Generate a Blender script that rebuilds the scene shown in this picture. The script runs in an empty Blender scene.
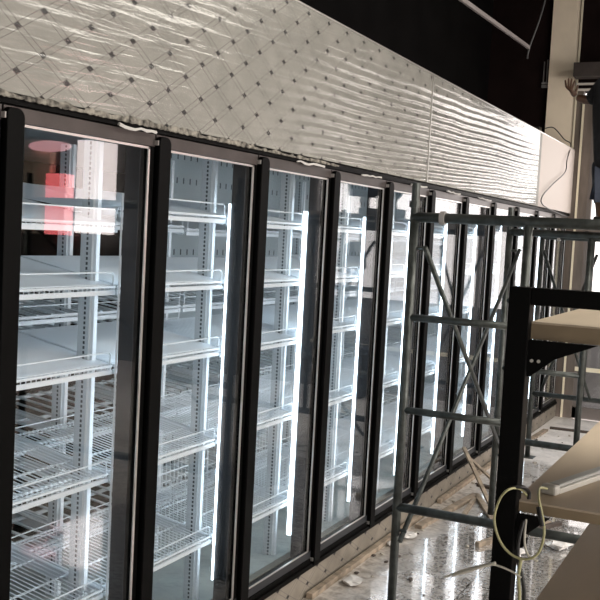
import bpy, bmesh, math, random
from mathutils import Vector, Matrix
random.seed(7)
S = bpy.context.scene
COL = S.collection
PI = math.pi

# ------------------------------------------------------------------ camera
YAW, PITCH, ROLL = 0.4545373051766614, -0.06973459447358955, 0.05273557882480698
FPX = 963.254
cd = bpy.data.cameras.new('camera')
cam = bpy.data.objects.new('camera', cd)
COL.objects.link(cam)
S.camera = cam
cd.sensor_width = 36.0
cd.lens = 36.0 * FPX / 600.0
cd.clip_start = 0.05
fw = Vector((-math.sin(YAW) * math.cos(PITCH), math.cos(YAW) * math.cos(PITCH), math.sin(PITCH)))
r0 = Vector((math.cos(YAW), math.sin(YAW), 0))
u0 = r0.cross(fw)
rr = r0 * math.cos(ROLL) + u0 * math.sin(ROLL)
uu = u0 * math.cos(ROLL) - r0 * math.sin(ROLL)
m = Matrix.Identity(4)
for i in range(3):
    m[i][0], m[i][1], m[i][2] = rr[i], uu[i], -fw[i]
m[0][3], m[1][3], m[2][3] = 1.9923, 0.0, 1.6632
cam.matrix_world = m

# ------------------------------------------------------------------ world and daylight
w = bpy.data.worlds.new('world')
S.world = w
w.use_nodes = True
bg = w.node_tree.nodes['Background']
bg.inputs[0].default_value = (1.0, 0.93, 0.90, 1)
bg.inputs[1].default_value = 2.4


def area(name, loc, rot, sx, sy, power, col, spread=PI):
    l = bpy.data.lights.new(name, 'AREA')
    l.shape = 'RECTANGLE'
    l.size, l.size_y = sx, sy
    l.energy = power
    l.color = col
    l.spread = spread
    o = bpy.data.objects.new(name, l)
    COL.objects.link(o)
    o.location = loc
    o.rotation_euler = rot
    return o


area('overhead_fill_light', (3.4, 5.2, 4.2), (0, 0, 0), 1.2, 7.0, 280, (1.0, 0.94, 0.84))  # added overhead fill for boards, pilaster and floor; has no fixture
# daylight entering through the far shop front; side and rear fills are added
area('far_window_daylight', (1.6, 10.72, 2.45), (-PI / 2, 0, 0), 2.7, 1.2, 22, (1.0, 0.92, 0.88))
area('side_fill_light', (7.9, 3.5, 1.7), (0, PI / 2, 0), 3.0, 8.0, 360, (1.0, 0.93, 0.86))  # fill added from the unseen right side of the shop
area('rear_fill_light', (3.5, -3.9, 1.8), (PI / 2, 0, 0), 5.0, 2.4, 60, (1.0, 0.93, 0.86))  # fill added behind the camera; no opening in that wall

S.view_settings.view_transform = 'Standard'
S.view_settings.look = 'None'
S.view_settings.gamma = 1
S.view_settings.use_curve_mapping = False
S.view_settings.exposure = 0.1

FL = -0.17          # floor level; z = 0 is the foot of the glass doors
PITCHY = 0.7575     # one door
Y0 = 2.1768         # right edge of handle 0
YEND = 10.52


# ------------------------------------------------------------------ helpers
def prop(o, label=None, cat=None, group=None, kind=None):
    if label: o['label'] = label
    if cat: o['category'] = cat
    if group: o['group'] = group
    if kind: o['kind'] = kind
    return o


class MB:
    def __init__(s):
        s.bm = bmesh.new()

    def box(s, a, b, mat=None):
        x0, y0, z0 = a
        x1, y1, z1 = b
        vs = [s.bm.verts.new(p) for p in ((x0, y0, z0), (x1, y0, z0), (x1, y1, z0), (x0, y1, z0), (x0, y0, z1), (x1, y0, z1), (x1, y1, z1), (x0, y1, z1))]
        if mat is not None:
            for v in vs: v.co = mat @ v.co
        for f in ((3, 2, 1, 0), (4, 5, 6, 7), (0, 1, 5, 4), (1, 2, 6, 5), (2, 3, 7, 6), (3, 0, 4, 7)):
            s.bm.faces.new([vs[i] for i in f])
        return s

    def tube(s, pts, r, n=8, caps=True):
        pts = [Vector(p) for p in pts]
        rings = []
        up = None
        for i, p in enumerate(pts):
            t = (pts[min(i + 1, len(pts) - 1)] - pts[max(i - 1, 0)]).normalized()
            if up is None:
                up = Vector((0, 0, 1)) if abs(t.z) < .9 else Vector((1, 0, 0))
            a = t.cross(up).normalized()
            up = a.cross(t).normalized()
            rad = r[i] if isinstance(r, (list, tuple)) else r
            rings.append([s.bm.verts.new(p + a * math.cos(2 * PI * k / n) * rad + up * math.sin(2 * PI * k / n) * rad) for k in range(n)])
        for A, B in zip(rings, rings[1:]):
            for k in range(n):
                s.bm.faces.new((A[k], A[(k + 1) % n], B[(k + 1) % n], B[k]))
        if caps:
            s.bm.faces.new(rings[0][::-1])
            s.bm.faces.new(rings[-1])
        return s

    def prism(s, pts, ax, a, b):
        """polygon pts (2d) extruded along axis ax from a to b"""
        def P(p, t):
            return {0: (t, p[0], p[1]), 1: (p[0], t, p[1]), 2: (p[0], p[1], t)}[ax]
        A = [s.bm.verts.new(P(p, a)) for p in pts]
        B = [s.bm.verts.new(P(p, b)) for p in pts]
        s.bm.faces.new(A[::-1])
        s.bm.faces.new(B)
        n = len(pts)
        for i in range(n):
            s.bm.faces.new((A[i], A[(i + 1) % n], B[(i + 1) % n], B[i]))
        return s

    def ball(s, c, r, sc=(1, 1, 1), sub=1):
        res = bmesh.ops.create_icosphere(s.bm, subdivisions=sub, radius=r)
        for v in res['verts']:
            v.co = Vector((v.co.x * sc[0], v.co.y * sc[1], v.co.z * sc[2])) + Vector(c)
        return res['verts']

    def build(s, name, mat, parent=None, origin=None, smooth=False, bevel=0):
        bmesh.ops.recalc_face_normals(s.bm, faces=s.bm.faces[:])
        me = bpy.data.meshes.new(name)
        if origin is None:
            if parent is not None:
                origin = parent['_org'] if '_org' in parent else (0, 0, 0)
            else:
                vs = [v.co for v in s.bm.verts]
                xs = [v.x for v in vs]; ys = [v.y for v in vs]; zs = [v.z for v in vs]
                origin = ((min(xs) + max(xs)) / 2, (min(ys) + max(ys)) / 2, min(zs))
        org = Vector(origin)
        for v in s.bm.verts: v.co -= org
        s.bm.to_mesh(me)
        s.bm.free()
        me.materials.append(mat)
        if smooth:
            for p in me.polygons: p.use_smooth = True
        o = bpy.data.objects.new(name, me)
        COL.objects.link(o)
        if parent is not None:
            o.parent = parent
            ORG[o.name] = org
        else:
            o.location = org
            ORG[o.name] = org
        if bevel:
            md = o.modifiers.new('bevel', 'BEVEL')
            md.width = bevel
            md.segments = 2
            md.limit_method = 'ANGLE'
        return o


ORG = {}


def empty(name, loc):
    o = bpy.data.objects.new(name, None)
    COL.objects.link(o)
    o.location = loc
    o.empty_display_size = .1
    ORG[o.name] = Vector(loc)
    return o


def part(mb, name, mat, parent, **k):
    return mb.build(name, mat, parent, origin=ORG[parent.name], **k)


def dup(root, loc, **k):
    """copy of a thing with copies of its parts and sub-parts"""
    r = root.copy()
    COL.objects.link(r)
    r.location = loc
    for kk in ('label', 'category', 'group'):
        if kk in k: r[kk] = k[kk]

    def rec(src, dst):
        for c in list(src.children):
            d = c.copy()
            COL.objects.link(d)
            d.parent = dst
            rec(c, d)
    rec(root, r)
    return r


# ------------------------------------------------------------------ materials
def newmat(name):
    mt = bpy.data.materials.new(name)
    mt.use_nodes = True
    nt = mt.node_tree
    b = nt.nodes['Principled BSDF']
    return mt, nt, b


def N(nt, t, **k):
    n = nt.nodes.new(t)
    for a, v in k.items(): setattr(n, a, v)
    return n


def math_(nt, op, a, b=None, c=None):
    n = nt.nodes.new('ShaderNodeMath')
    n.operation = op
    for i, v in enumerate((a, b, c)):
        if v is None: continue
        if isinstance(v, (int, float)): n.inputs[i].default_value = v
        else: nt.links.new(v, n.inputs[i])
    return n.outputs[0]


def mat(name, col, rough=.5, metal=0, noise=0, nscale=20, bump=0, spec=.5, col2=None, stretch=(1, 1, 1), coat=0):
    mt, nt, b = newmat(name)
    b.inputs['Base Color'].default_value = (*col, 1)
    b.inputs['Roughness'].default_value = rough
    b.inputs['Metallic'].default_value = metal
    b.inputs['Specular IOR Level'].default_value = spec
    b.inputs['Coat Weight'].default_value = coat
    if noise or bump:
        tc = N(nt, 'ShaderNodeTexCoord')
        mp = N(nt, 'ShaderNodeMapping')
        mp.inputs['Scale'].default_value = stretch
        nt.links.new(tc.outputs['Object'], mp.inputs[0])
        nz = N(nt, 'ShaderNodeTexNoise')
        nz.inputs['Scale'].default_value = nscale
        nz.inputs['Detail'].default_value = 6
        nt.links.new(mp.outputs[0], nz.inputs['Vector'])
        if noise:
            rp = N(nt, 'ShaderNodeValToRGB')
            rp.color_ramp.elements[0].position = .35
            rp.color_ramp.elements[1].position = .65
            c2 = col2 or tuple(max(0, c * (1 - noise)) for c in col)
            rp.color_ramp.elements[0].color = (*c2, 1)
            rp.color_ramp.elements[1].color = (*col, 1)
            nt.links.new(nz.outputs[0], rp.inputs[0])
            nt.links.new(rp.outputs[0], b.inputs['Base Color'])
        if bump:
            bp = N(nt, 'ShaderNodeBump')
            bp.inputs['Strength'].default_value = bump
            bp.inputs['Distance'].default_value = .01
            nt.links.new(nz.outputs[0], bp.inputs['Height'])
            nt.links.new(bp.outputs[0], b.inputs['Normal'])
    return mt


def emis(name, col, strength):
    mt, nt, b = newmat(name)
    b.inputs['Base Color'].default_value = (.8, .8, .8, 1)
    b.inputs['Emission Color'].default_value = (*col, 1)
    b.inputs['Emission Strength'].default_value = strength
    return mt


def glass(name, tint=(.955, .965, .975), f0=.045):
    mt, nt, b = newmat(name)
    out = nt.nodes['Material Output']
    nt.nodes.remove(b)
    lw = N(nt, 'ShaderNodeLayerWeight')
    lw.inputs['Blend'].default_value = .5
    p5 = math_(nt, 'POWER', lw.outputs['Facing'], 5.0)
    R = math_(nt, 'MULTIPLY_ADD', p5, 1 - f0, f0)
    tr = N(nt, 'ShaderNodeBsdfTransparent')
    tr.inputs[0].default_value = (*tint, 1)
    gl = N(nt, 'ShaderNodeBsdfGlossy')
    gl.inputs['Roughness'].default_value = 0.0
    mx = N(nt, 'ShaderNodeMixShader')
    nt.links.new(R, mx.inputs[0])
    nt.links.new(tr.outputs[0], mx.inputs[1])
    nt.links.new(gl.outputs[0], mx.inputs[2])
    nt.links.new(mx.outputs[0], out.inputs[0])
    return mt


def tile_mat(name, c0=(.22, .217, .195), c1=(.30, .292, .265)):
    """pale diamond tiles with twin dark lines and black corner inserts (world y, z)"""
    mt, nt, b = newmat(name)
    geo = N(nt, 'ShaderNodeNewGeometry')
    sp = N(nt, 'ShaderNodeSeparateXYZ')
    nt.links.new(geo.outputs['Position'], sp.inputs[0])
    Y, Z = sp.outputs[1], sp.outputs[2]
    # slight wander of the hand-laid sheet
    nzw = N(nt, 'ShaderNodeTexNoise')
    nzw.inputs['Scale'].default_value = 1.3
    nt.links.new(geo.outputs['Position'], nzw.inputs['Vector'])
    wz = math_(nt, 'MULTIPLY', math_(nt, 'SUBTRACT', nzw.outputs[0], .5), .012)
    u = math_(nt, 'DIVIDE', math_(nt, 'ADD', math_(nt, 'SUBTRACT', Y, 2.254), wz), .2197)
    v = math_(nt, 'DIVIDE', math_(nt, 'ADD', math_(nt, 'SUBTRACT', Z, 2.276), wz), .129)
    a = math_(nt, 'ADD', u, v)
    c = math_(nt, 'SUBTRACT', u, v)

    def dist(q):
        return math_(nt, 'ABSOLUTE', math_(nt, 'SUBTRACT', q, math_(nt, 'ROUND', q)))
    da, dc = dist(a), dist(c)

    def line(d):
        return math_(nt, 'LESS_THAN', math_(nt, 'ABSOLUTE', math_(nt, 'SUBTRACT', d, .088)), .011)
    ln = math_(nt, 'MAXIMUM', line(da), line(dc))
    sq = math_(nt, 'MULTIPLY', math_(nt, 'LESS_THAN', da, .078), math_(nt, 'LESS_THAN', dc, .078))
    nz = N(nt, 'ShaderNodeTexNoise')
    nz.inputs['Scale'].default_value = 5
    nz.inputs['Detail'].default_value = 8
    nt.links.new(geo.outputs['Position'], nz.inputs['Vector'])
    rp = N(nt, 'ShaderNodeValToRGB')
    rp.color_ramp.elements[0].position = .3
    rp.color_ramp.elements[0].color = (*c0, 1)
    rp.color_ramp.elements[1].position = .7
    rp.color_ramp.elements[1].color = (*c1, 1)
    nt.links.new(nz.outputs[0], rp.inputs[0])
    m1 = N(nt, 'ShaderNodeMixRGB')
    nt.links.new(ln, m1.inputs[0])
    nt.links.new(rp.outputs[0], m1.inputs[1])
    m1.inputs[2].default_value = (.13, .12, .11, 1)
    m2 = N(nt, 'ShaderNodeMixRGB')
    nt.links.new(sq, m2.inputs[0])
    nt.links.new(m1.outputs[0], m2.inputs[1])
    m2.inputs[2].default_value = (.02, .018, .018, 1)
    nt.links.new(m2.outputs[0], b.inputs['Base Color'])
    b.inputs['Roughness'].default_value = .5
    b.inputs['Specular IOR Level'].default_value = .15
    return mt


def film_mat():
    """clear protective plastic film: see-through, glossy, a little milky"""
    mt, nt, b = newmat('protective_film')
    out = nt.nodes['Material Output']
    nt.nodes.remove(b)
    geo = N(nt, 'ShaderNodeNewGeometry')
    sp = N(nt, 'ShaderNodeSeparateXYZ')
    nt.links.new(geo.outputs['Position'], sp.inputs[0])
    Y, Z = sp.outputs[1], sp.outputs[2]
    cb = N(nt, 'ShaderNodeCombineXYZ')
    zt = math_(nt, 'SUBTRACT', Z, math_(nt, 'MULTIPLY', Y, .035))
    nt.links.new(math_(nt, 'MULTIPLY', Y, 1.1), cb.inputs[0])
    nt.links.new(math_(nt, 'MULTIPLY', zt, 16.0), cb.inputs[1])
    nz = N(nt, 'ShaderNodeTexNoise')
    nz.inputs['Scale'].default_value = 1.4
    nz.inputs['Detail'].default_value = 3
    nz.inputs['Roughness'].default_value = .55
    nt.links.new(cb.outputs[0], nz.inputs['Vector'])
    # fine regular pleats
    big = N(nt, 'ShaderNodeTexNoise')
    big.inputs['Scale'].default_value = .9
    nt.links.new(geo.outputs['Position'], big.inputs['Vector'])
    ph = math_(nt, 'ADD', math_(nt, 'MULTIPLY', zt, 2 * PI / .046), math_(nt, 'MULTIPLY', big.outputs[0], 5.0))
    ph = math_(nt, 'ADD', ph, math_(nt, 'MULTIPLY', nz.outputs[0], 1.2))
    wv = math_(nt, 'SINE', ph)
    far = N(nt, 'ShaderNodeMapRange')
    far.inputs['From Min'].default_value = 3.6
    far.inputs['From Max'].default_value = 5.8
    nt.links.new(Y, far.inputs['Value'])
    low = N(nt, 'ShaderNodeMapRange')
    low.inputs['From Min'].default_value = 2.62
    low.inputs['From Max'].default_value = 2.45
    nt.links.new(Z, low.inputs['Value'])
    amp = math_(nt, 'MULTIPLY', far.outputs[0], low.outputs[0])
    amp = math_(nt, 'MULTIPLY_ADD', amp, .0042, .0003)
    h = math_(nt, 'ADD', math_(nt, 'MULTIPLY', wv, amp), math_(nt, 'MULTIPLY', nz.outputs[0], .0055))
    bp = N(nt, 'ShaderNodeBump')
    bp.inputs['Strength'].default_value = 1.0
    bp.inputs['Distance'].default_value = 1.0
    nt.links.new(h, bp.inputs['Height'])
    lw = N(nt, 'ShaderNodeLayerWeight')
    nt.links.new(bp.outputs[0], lw.inputs['Normal'])
    lw.inputs['Blend'].default_value = .5
    R = math_(nt, 'MULTIPLY_ADD', math_(nt, 'POWER', lw.outputs['Facing'], 4.0), .62, .035)
    tr = N(nt, 'ShaderNodeBsdfTransparent')
    gl = N(nt, 'ShaderNodeBsdfGlossy')
    gl.inputs['Roughness'].default_value = .2
    nt.links.new(bp.outputs[0], gl.inputs['Normal'])
    df = N(nt, 'ShaderNodeBsdfDiffuse')
    df.inputs[0].default_value = (.8, .78, .75, 1)
    nt.links.new(bp.outputs[0], df.inputs['Normal'])
    mx = N(nt, 'ShaderNodeMixShader')
    nt.links.new(R, mx.inputs[0])
    nt.links.new(tr.outputs[0], mx.inputs[1])
    nt.links.new(gl.outputs[0], mx.inputs[2])
    mx2 = N(nt, 'ShaderNodeMixShader')
    mx2.inputs[0].default_value = .015
    nt.links.new(mx.outputs[0], mx2.inputs[1])
    nt.links.new(df.outputs[0], mx2.inputs[2])
    nt.links.new(mx2.outputs[0], out.inputs[0])
    return mt


def floor_mat():
    mt, nt, b = newmat('polished_stone_floor')
    geo = N(nt, 'ShaderNodeNewGeometry')
    P = geo.outputs['Position']
    sp = N(nt, 'ShaderNodeSeparateXYZ')
    nt.links.new(P, sp.inputs[0])
    fine = N(nt, 'ShaderNodeTexNoise')
    fine.inputs['Scale'].default_value = 55
    fine.inputs['Detail'].default_value = 5
    nt.links.new(P, fine.inputs['Vector'])
    rp = N(nt, 'ShaderNodeValToRGB')
    rp.color_ramp.elements[0].position = .38
    rp.color_ramp.elements[0].color = (.17, .165, .16, 1)
    rp.color_ramp.elements[1].position = .62
    rp.color_ramp.elements[1].color = (.50, .48, .465, 1)
    nt.links.new(fine.outputs[0], rp.inputs[0])
    # joints of 0.6 m slabs
    def joint(q, per, off):
        d = math_(nt, 'SUBTRACT', math_(nt, 'DIVIDE', q, per), off)
        d = math_(nt, 'ABSOLUTE', math_(nt, 'SUBTRACT', d, math_(nt, 'ROUND', d)))
        return math_(nt, 'LESS_THAN', d, .006)
    j = math_(nt, 'MAXIMUM', joint(sp.outputs[0], .6, .1), joint(sp.outputs[1], .6, .3))
    mj = N(nt, 'ShaderNodeMixRGB')
    nt.links.new(j, mj.inputs[0])
    nt.links.new(rp.outputs[0], mj.inputs[1])
    mj.inputs[2].default_value = (.05, .045, .04, 1)
    # dust: lies against the cooler and in patches
    big = N(nt, 'ShaderNodeTexNoise')
    big.inputs['Scale'].default_value = 2.2
    big.inputs['Detail'].default_value = 7
    big.inputs['Roughness'].default_value = .65
    nt.links.new(P, big.inputs['Vector'])
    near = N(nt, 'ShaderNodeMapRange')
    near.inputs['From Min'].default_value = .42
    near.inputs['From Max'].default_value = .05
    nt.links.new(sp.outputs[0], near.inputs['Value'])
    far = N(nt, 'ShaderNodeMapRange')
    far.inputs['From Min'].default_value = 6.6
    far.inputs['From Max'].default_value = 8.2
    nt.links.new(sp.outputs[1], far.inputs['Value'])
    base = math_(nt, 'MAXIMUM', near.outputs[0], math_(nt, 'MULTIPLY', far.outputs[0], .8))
    side = N(nt, 'ShaderNodeMapRange')  # dull cover added at right, keeps the glowing panel's reflection off the floor
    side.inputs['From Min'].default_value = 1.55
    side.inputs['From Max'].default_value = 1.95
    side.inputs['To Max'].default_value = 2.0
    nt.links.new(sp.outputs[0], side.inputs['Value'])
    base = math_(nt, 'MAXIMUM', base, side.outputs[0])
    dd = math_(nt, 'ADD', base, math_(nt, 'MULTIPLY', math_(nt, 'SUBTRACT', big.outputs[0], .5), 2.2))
    cl = N(nt, 'ShaderNodeClamp')
    nt.links.new(dd, cl.inputs[0])
    dcol = N(nt, 'ShaderNodeValToRGB')
    dcol.color_ramp.elements[0].position = .35
    dcol.color_ramp.elements[0].color = (.20, .165, .13, 1)
    dcol.color_ramp.elements[1].position = .6
    dcol.color_ramp.elements[1].color = (.52, .47, .42, 1)
    n3 = N(nt, 'ShaderNodeTexNoise')
    n3.inputs['Scale'].default_value = 26
    n3.inputs['Detail'].default_value = 6
    nt.links.new(P, n3.inputs['Vector'])
    nt.links.new(n3.outputs[0], dcol.inputs[0])
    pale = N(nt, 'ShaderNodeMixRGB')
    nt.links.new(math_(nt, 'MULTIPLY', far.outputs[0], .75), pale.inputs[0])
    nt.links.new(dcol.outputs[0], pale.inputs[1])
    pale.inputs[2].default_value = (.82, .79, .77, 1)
    md = N(nt, 'ShaderNodeMixRGB')
    nt.links.new(cl.outputs[0], md.inputs[0])
    nt.links.new(mj.outputs[0], md.inputs[1])
    nt.links.new(pale.outputs[0], md.inputs[2])
    nt.links.new(md.outputs[0], b.inputs['Base Color'])
    ro = math_(nt, 'MULTIPLY_ADD', cl.outputs[0], .6, .05)
    nt.links.new(ro, b.inputs['Roughness'])
    b.inputs['Specular IOR Level'].default_value = 1.0
    b.inputs['IOR'].default_value = 1.8
    cw = math_(nt, 'SUBTRACT', 1.0, cl.outputs[0])
    nt.links.new(cw, b.inputs['Coat Weight'])
    b.inputs['Coat IOR'].default_value = 2.7
    b.inputs['Coat Roughness'].default_value = .04
    bp = N(nt, 'ShaderNodeBump')
    bp.inputs['Strength'].default_value = .5
    bp.inputs['Distance'].default_value = .004
    hh = math_(nt, 'ADD', math_(nt, 'MULTIPLY', math_(nt, 'MULTIPLY', n3.outputs[0], cl.outputs[0]), 2.0), math_(nt, 'MULTIPLY', big.outputs[0], .5))
    nt.links.new(hh, bp.inputs['Height'])
    nt.links.new(bp.outputs[0], b.inputs['Normal'])
    return mt


def slot_mat():
    """pale blue-grey steel panel with rows of short vertical slots (world y, z)"""
    mt, nt, b = newmat('slotted_steel_panel')
    geo = N(nt, 'ShaderNodeNewGeometry')
    sp = N(nt, 'ShaderNodeSeparateXYZ')
    nt.links.new(geo.outputs['Position'], sp.inputs[0])
    u = math_(nt, 'DIVIDE', sp.outputs[1], .075)
    v = math_(nt, 'DIVIDE', sp.outputs[2], .15)
    du = math_(nt, 'ABSOLUTE', math_(nt, 'SUBTRACT', u, math_(nt, 'ROUND', u)))
    dv = math_(nt, 'ABSOLUTE', math_(nt, 'SUBTRACT', v, math_(nt, 'ROUND', v)))
    s = math_(nt, 'MULTIPLY', math_(nt, 'LESS_THAN', du, .09), math_(nt, 'LESS_THAN', dv, .12))
    v2 = math_(nt, 'DIVIDE', sp.outputs[2], .45)
    seam = math_(nt, 'LESS_THAN', math_(nt, 'ABSOLUTE', math_(nt, 'SUBTRACT', v2, math_(nt, 'ROUND', v2))), .01)
    s = math_(nt, 'MAXIMUM', s, seam)
    mx = N(nt, 'ShaderNodeMixRGB')
    nt.links.new(s, mx.inputs[0])
    mx.inputs[1].default_value = (.42, .48, .50, 1)
    mx.inputs[2].default_value = (.04, .05, .06, 1)
    nt.links.new(mx.outputs[0], b.inputs['Base Color'])
    b.inputs['Roughness'].default_value = .45
    return mt


def post_mat():
    """white steel with a column of dark slots, by object z"""
    mt, nt, b = newmat('perforated_steel')
    tc = N(nt, 'ShaderNodeTexCoord')
    sp = N(nt, 'ShaderNodeSeparateXYZ')
    nt.links.new(tc.outputs['Object'], sp.inputs[0])
    v = math_(nt, 'DIVIDE', sp.outputs[2], .018)
    dv = math_(nt, 'ABSOLUTE', math_(nt, 'SUBTRACT', v, math_(nt, 'ROUND', v)))
    s = math_(nt, 'MULTIPLY', math_(nt, 'LESS_THAN', dv, .3), math_(nt, 'LESS_THAN', math_(nt, 'ABSOLUTE', math_(nt, 'ADD', sp.outputs[0], .032)), .0045))
    mx = N(nt, 'ShaderNodeMixRGB')
    nt.links.new(s, mx.inputs[0])
    mx.inputs[1].default_value = (.55, .60, .63, 1)
    mx.inputs[2].default_value = (.03, .04, .05, 1)
    nt.links.new(mx.outputs[0], b.inputs['Base Color'])
    b.inputs['Roughness'].default_value = .4
    return mt


M = dict(
    tile=tile_mat('diamond_tile'), film=film_mat(), floor=floor_mat(), slot=slot_mat(), post=post_mat(),
    black=mat('black_plastic', (.002, .002, .002), .5, spec=.05),
    frame=mat('dark_anodised_aluminium', (.075, .065, .065), .38, .6, noise=.3, nscale=9),
    rail=mat('brown_grey_top_rail', (.07, .059, .056), .42, .55, noise=.25, nscale=8),
    charcoal=mat('charcoal_mullion', (.02, .022, .026), .4, .0, spec=.3),
    alu=mat('bright_aluminium', (.62, .60, .58), .3, .8),
    glass=glass('door_glass'), wglass=glass('window_glass', (.97, .97, .97)),
    white=mat('white_enamelled_steel', (.74, .79, .83), .35),
    slat=mat('white_plastic_slat', (.58, .63, .66), .45),
    led=emis('cool_white_led', (.76, .90, 1.0), 8.0),
    cfloor=mat('pale_green_cooler_floor', (.36, .41, .40), .3, noise=.2, nscale=6),
    cwall=mat('cooler_wall_steel', (.58, .64, .68), .5, noise=.15, nscale=4),
    dark=mat('black_void_paint', (.005, .0045, .0045), .9, spec=.05, noise=.4, nscale=3),
    darkbrown=mat('dark_brown_panel', (.012, .007, .0065), .75, spec=.05, noise=.3, nscale=3),
    ceil=mat('dark_ceiling', (.012, .011, .010), .9, spec=.05, noise=.4, nscale=2),
    beige=mat('beige_painted_board', (.88, .76, .60), .6, noise=.08, nscale=5),
    brown=mat('brown_steel_column', (.16, .13, .11), .5, noise=.3, nscale=14, stretch=(1, 1, .2)),
    cream=mat('cream_trim', (.75, .68, .52), .5),
    scaf=mat('grey_green_galvanised_pipe', (.085, .093, .088), .42, .65, noise=.45, nscale=22, bump=.25),
    post44=mat('black_powder_coated_steel', (.003, .003, .003), .55, spec=.08),
    board=mat('raw_beige_board', (.56, .46, .34), .55, noise=.16, nscale=7, stretch=(1, .25, 1)),
    edge=mat('brown_board_edge', (.31, .235, .145), .6, noise=.2, nscale=12),
    wood=mat('dusty_timber', (.36, .29, .22), .8, noise=.5, nscale=18, bump=.4),
    darkwood=mat('dark_timber', (.08, .06, .05), .8, noise=.5, nscale=18),
    mortar=mat('dried_mortar', (.30, .28, .24), .95, noise=.9, nscale=34, bump=1, col2=(.03, .027, .024)),
    plaster=mat('plaster_crumb', (.50, .46, .40), .95, noise=.5, nscale=30, bump=1),
    galv=mat('galvanised_conduit', (.42, .38, .37), .4, .6),
    cabley=mat('yellow_green_cable', (.50, .48, .26), .45),
    cablew=mat('off_white_cable', (.70, .67, .58), .45),
    cableb=mat('black_cable', (.012, .011, .011), .4),
    lampw=mat('grey_white_plastic', (.62, .60, .55), .4),
    lampd=mat('diffuser_grey', (.40, .41, .39), .3),
    red=emis('red_glow_panel', (1, .12, .13), 6.0), pink=emis('pink_glow_sign', (1, .45, .48), 4.0),  # emission added to brighten their mirror images in the glass
    lip=mat('lip', (.3, .12, .1), .5), eye=mat('eye_white', (.7, .68, .65), .4),
    pale=emis('pale_glow_panel', (1, .86, .82), 7.5), wallp=mat('grey_plaster_wall', (.10, .095, .09), .8, noise=.25, nscale=3),
    skin=mat('brown_skin', (.10, .05, .03), .5), jacket=mat('black_jacket', (.012, .012, .015), .9, bump=.5, nscale=30),
    jean=mat('dark_blue_trousers', (.025, .032, .05), .9, bump=.4, nscale=40), hair=mat('black_hair', (.01, .008, .007), .6),
    scrap=mat('crumpled_film', (.62, .60, .58), .25), ground=mat('outside_paving', (.55, .52, .5), .8),
    tube=emis('ceiling_tube', (1, .97, .92), 9.0), plank=mat('worn_plank', (.25, .2, .17), .8, noise=.5, nscale=14),
)


def struct(mb, name, mt, parent=None, **k):
    o = mb.build(name, mt, parent, origin=(ORG[parent.name] if parent else None), **k)
    if parent is None: o['kind'] = 'structure'
    return o


# ------------------------------------------------------------------ setting
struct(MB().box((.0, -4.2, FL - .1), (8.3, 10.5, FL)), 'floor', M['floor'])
struct(MB().box((-1.40, 3.2, -.1), (-.16, 10.5, 0)), 'floor', M['cfloor'])
struct(MB().box((-3.4, -4.2, -.1), (-.16, 3.2, -.004)).box((-3.4, 3.2, -.1), (-1.40, 10.5, -.004)), 'floor', M['ceil'])
struct(MB().box((-3.6, -4.2, 4.35), (8.3, 10.8, 4.5)), 'ceiling', M['ceil'])
struct(MB().box((-3.6, -4.2, -.1), (-3.4, 10.8, 4.35)), 'wall_left', M['dark'])
# rear wall of the cold store, slotted steel panels
struct(MB().box((-1.44, 4.62, 0), (-1.40, 10.5, 2.12)), 'wall_back', M['slot'])
struct(MB().box((-3.4, 1.2, 2.12), (-.10, 10.5, 2.2)), 'ceiling', M['cwall'])
struct(MB().box((-2.2, 10.44, 0), (-.16, 10.5, 2.1)), 'wall_cooler_end', M['cwall'])
# dark wall above the cooler, far end
struct(MB().box((-3.4, 10.60, -.1), (-.335, 10.8, 4.35)), 'wall_end', M['darkbrown'])
struct(MB().box((-1.1, 1.0, 2.2), (-1.0, 10.58, 4.35)), 'wall_above_cooler', M['dark'])
pil = struct(MB().box((-.335, 10.55, 2.1), (-.033, 10.8, 4.35)).box((-.12, 10.55, -.1), (-.033, 10.8, 2.1)), 'trim_1', M['beige'])
struct(MB().box((-.037, 10.535, 2.1), (-.020, 10.552, 4.35)), 'trim_2', M['cream'])
# bulkhead above the doors
bulk = struct(MB().box((-.10, .6, 2.02), (0, 8.95, 2.687)), 'wall_bulkhead', M['tile'])
struct(MB().box((-.10, 8.95, 2.02), (0, 10.54, 2.687)), 'wall_bulkhead_end', mat('white_board', (.56, .50, .46), .6))
f1 = struct(MB().box((.0015, .6, 2.03), (.0022, 8.85, 2.684)), 'protective_film', M['film'])
del f1['kind']
prop(f1, 'clear wrinkled plastic film over the diamond tiles above the doors', 'plastic film')
struct(MB().box((.0002, 5.79, 2.02), (.006, 5.796, 2.687)), 'trim_3', M['alu'])
struct(MB().box((-.105, .6, 2.687), (.003, 10.5, 2.694)), 'trim_4', M['alu'])
# kick below the doors
struct(MB().box((-.16, .6, FL - .02), (-.004, YEND, -.03)), 'baseboard_left', tile_mat('dusty_diamond_tile', (.17, .15, .125), (.27, .24, .20)))

# ragged mortar along the bulkhead's lower edge
mm = MB()
y = 1.7
while y < 4.4:
    L = random.uniform(.02, .07)
    hgt = random.uniform(.008, .024) * (1.0 if y < 3.6 else .7)
    z0 = 2.005 - .002 * (y - 2)
    if True:
        mm.ball((.004, y, z0 + hgt * .45), 1, (.0035, L * .85, hgt * .6), 1)
    y += L * .7
mo = mm.build('mortar_bead', M['mortar'])
prop(mo, 'ragged bead of dried mortar under the diamond tiles at left', 'mortar')

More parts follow.
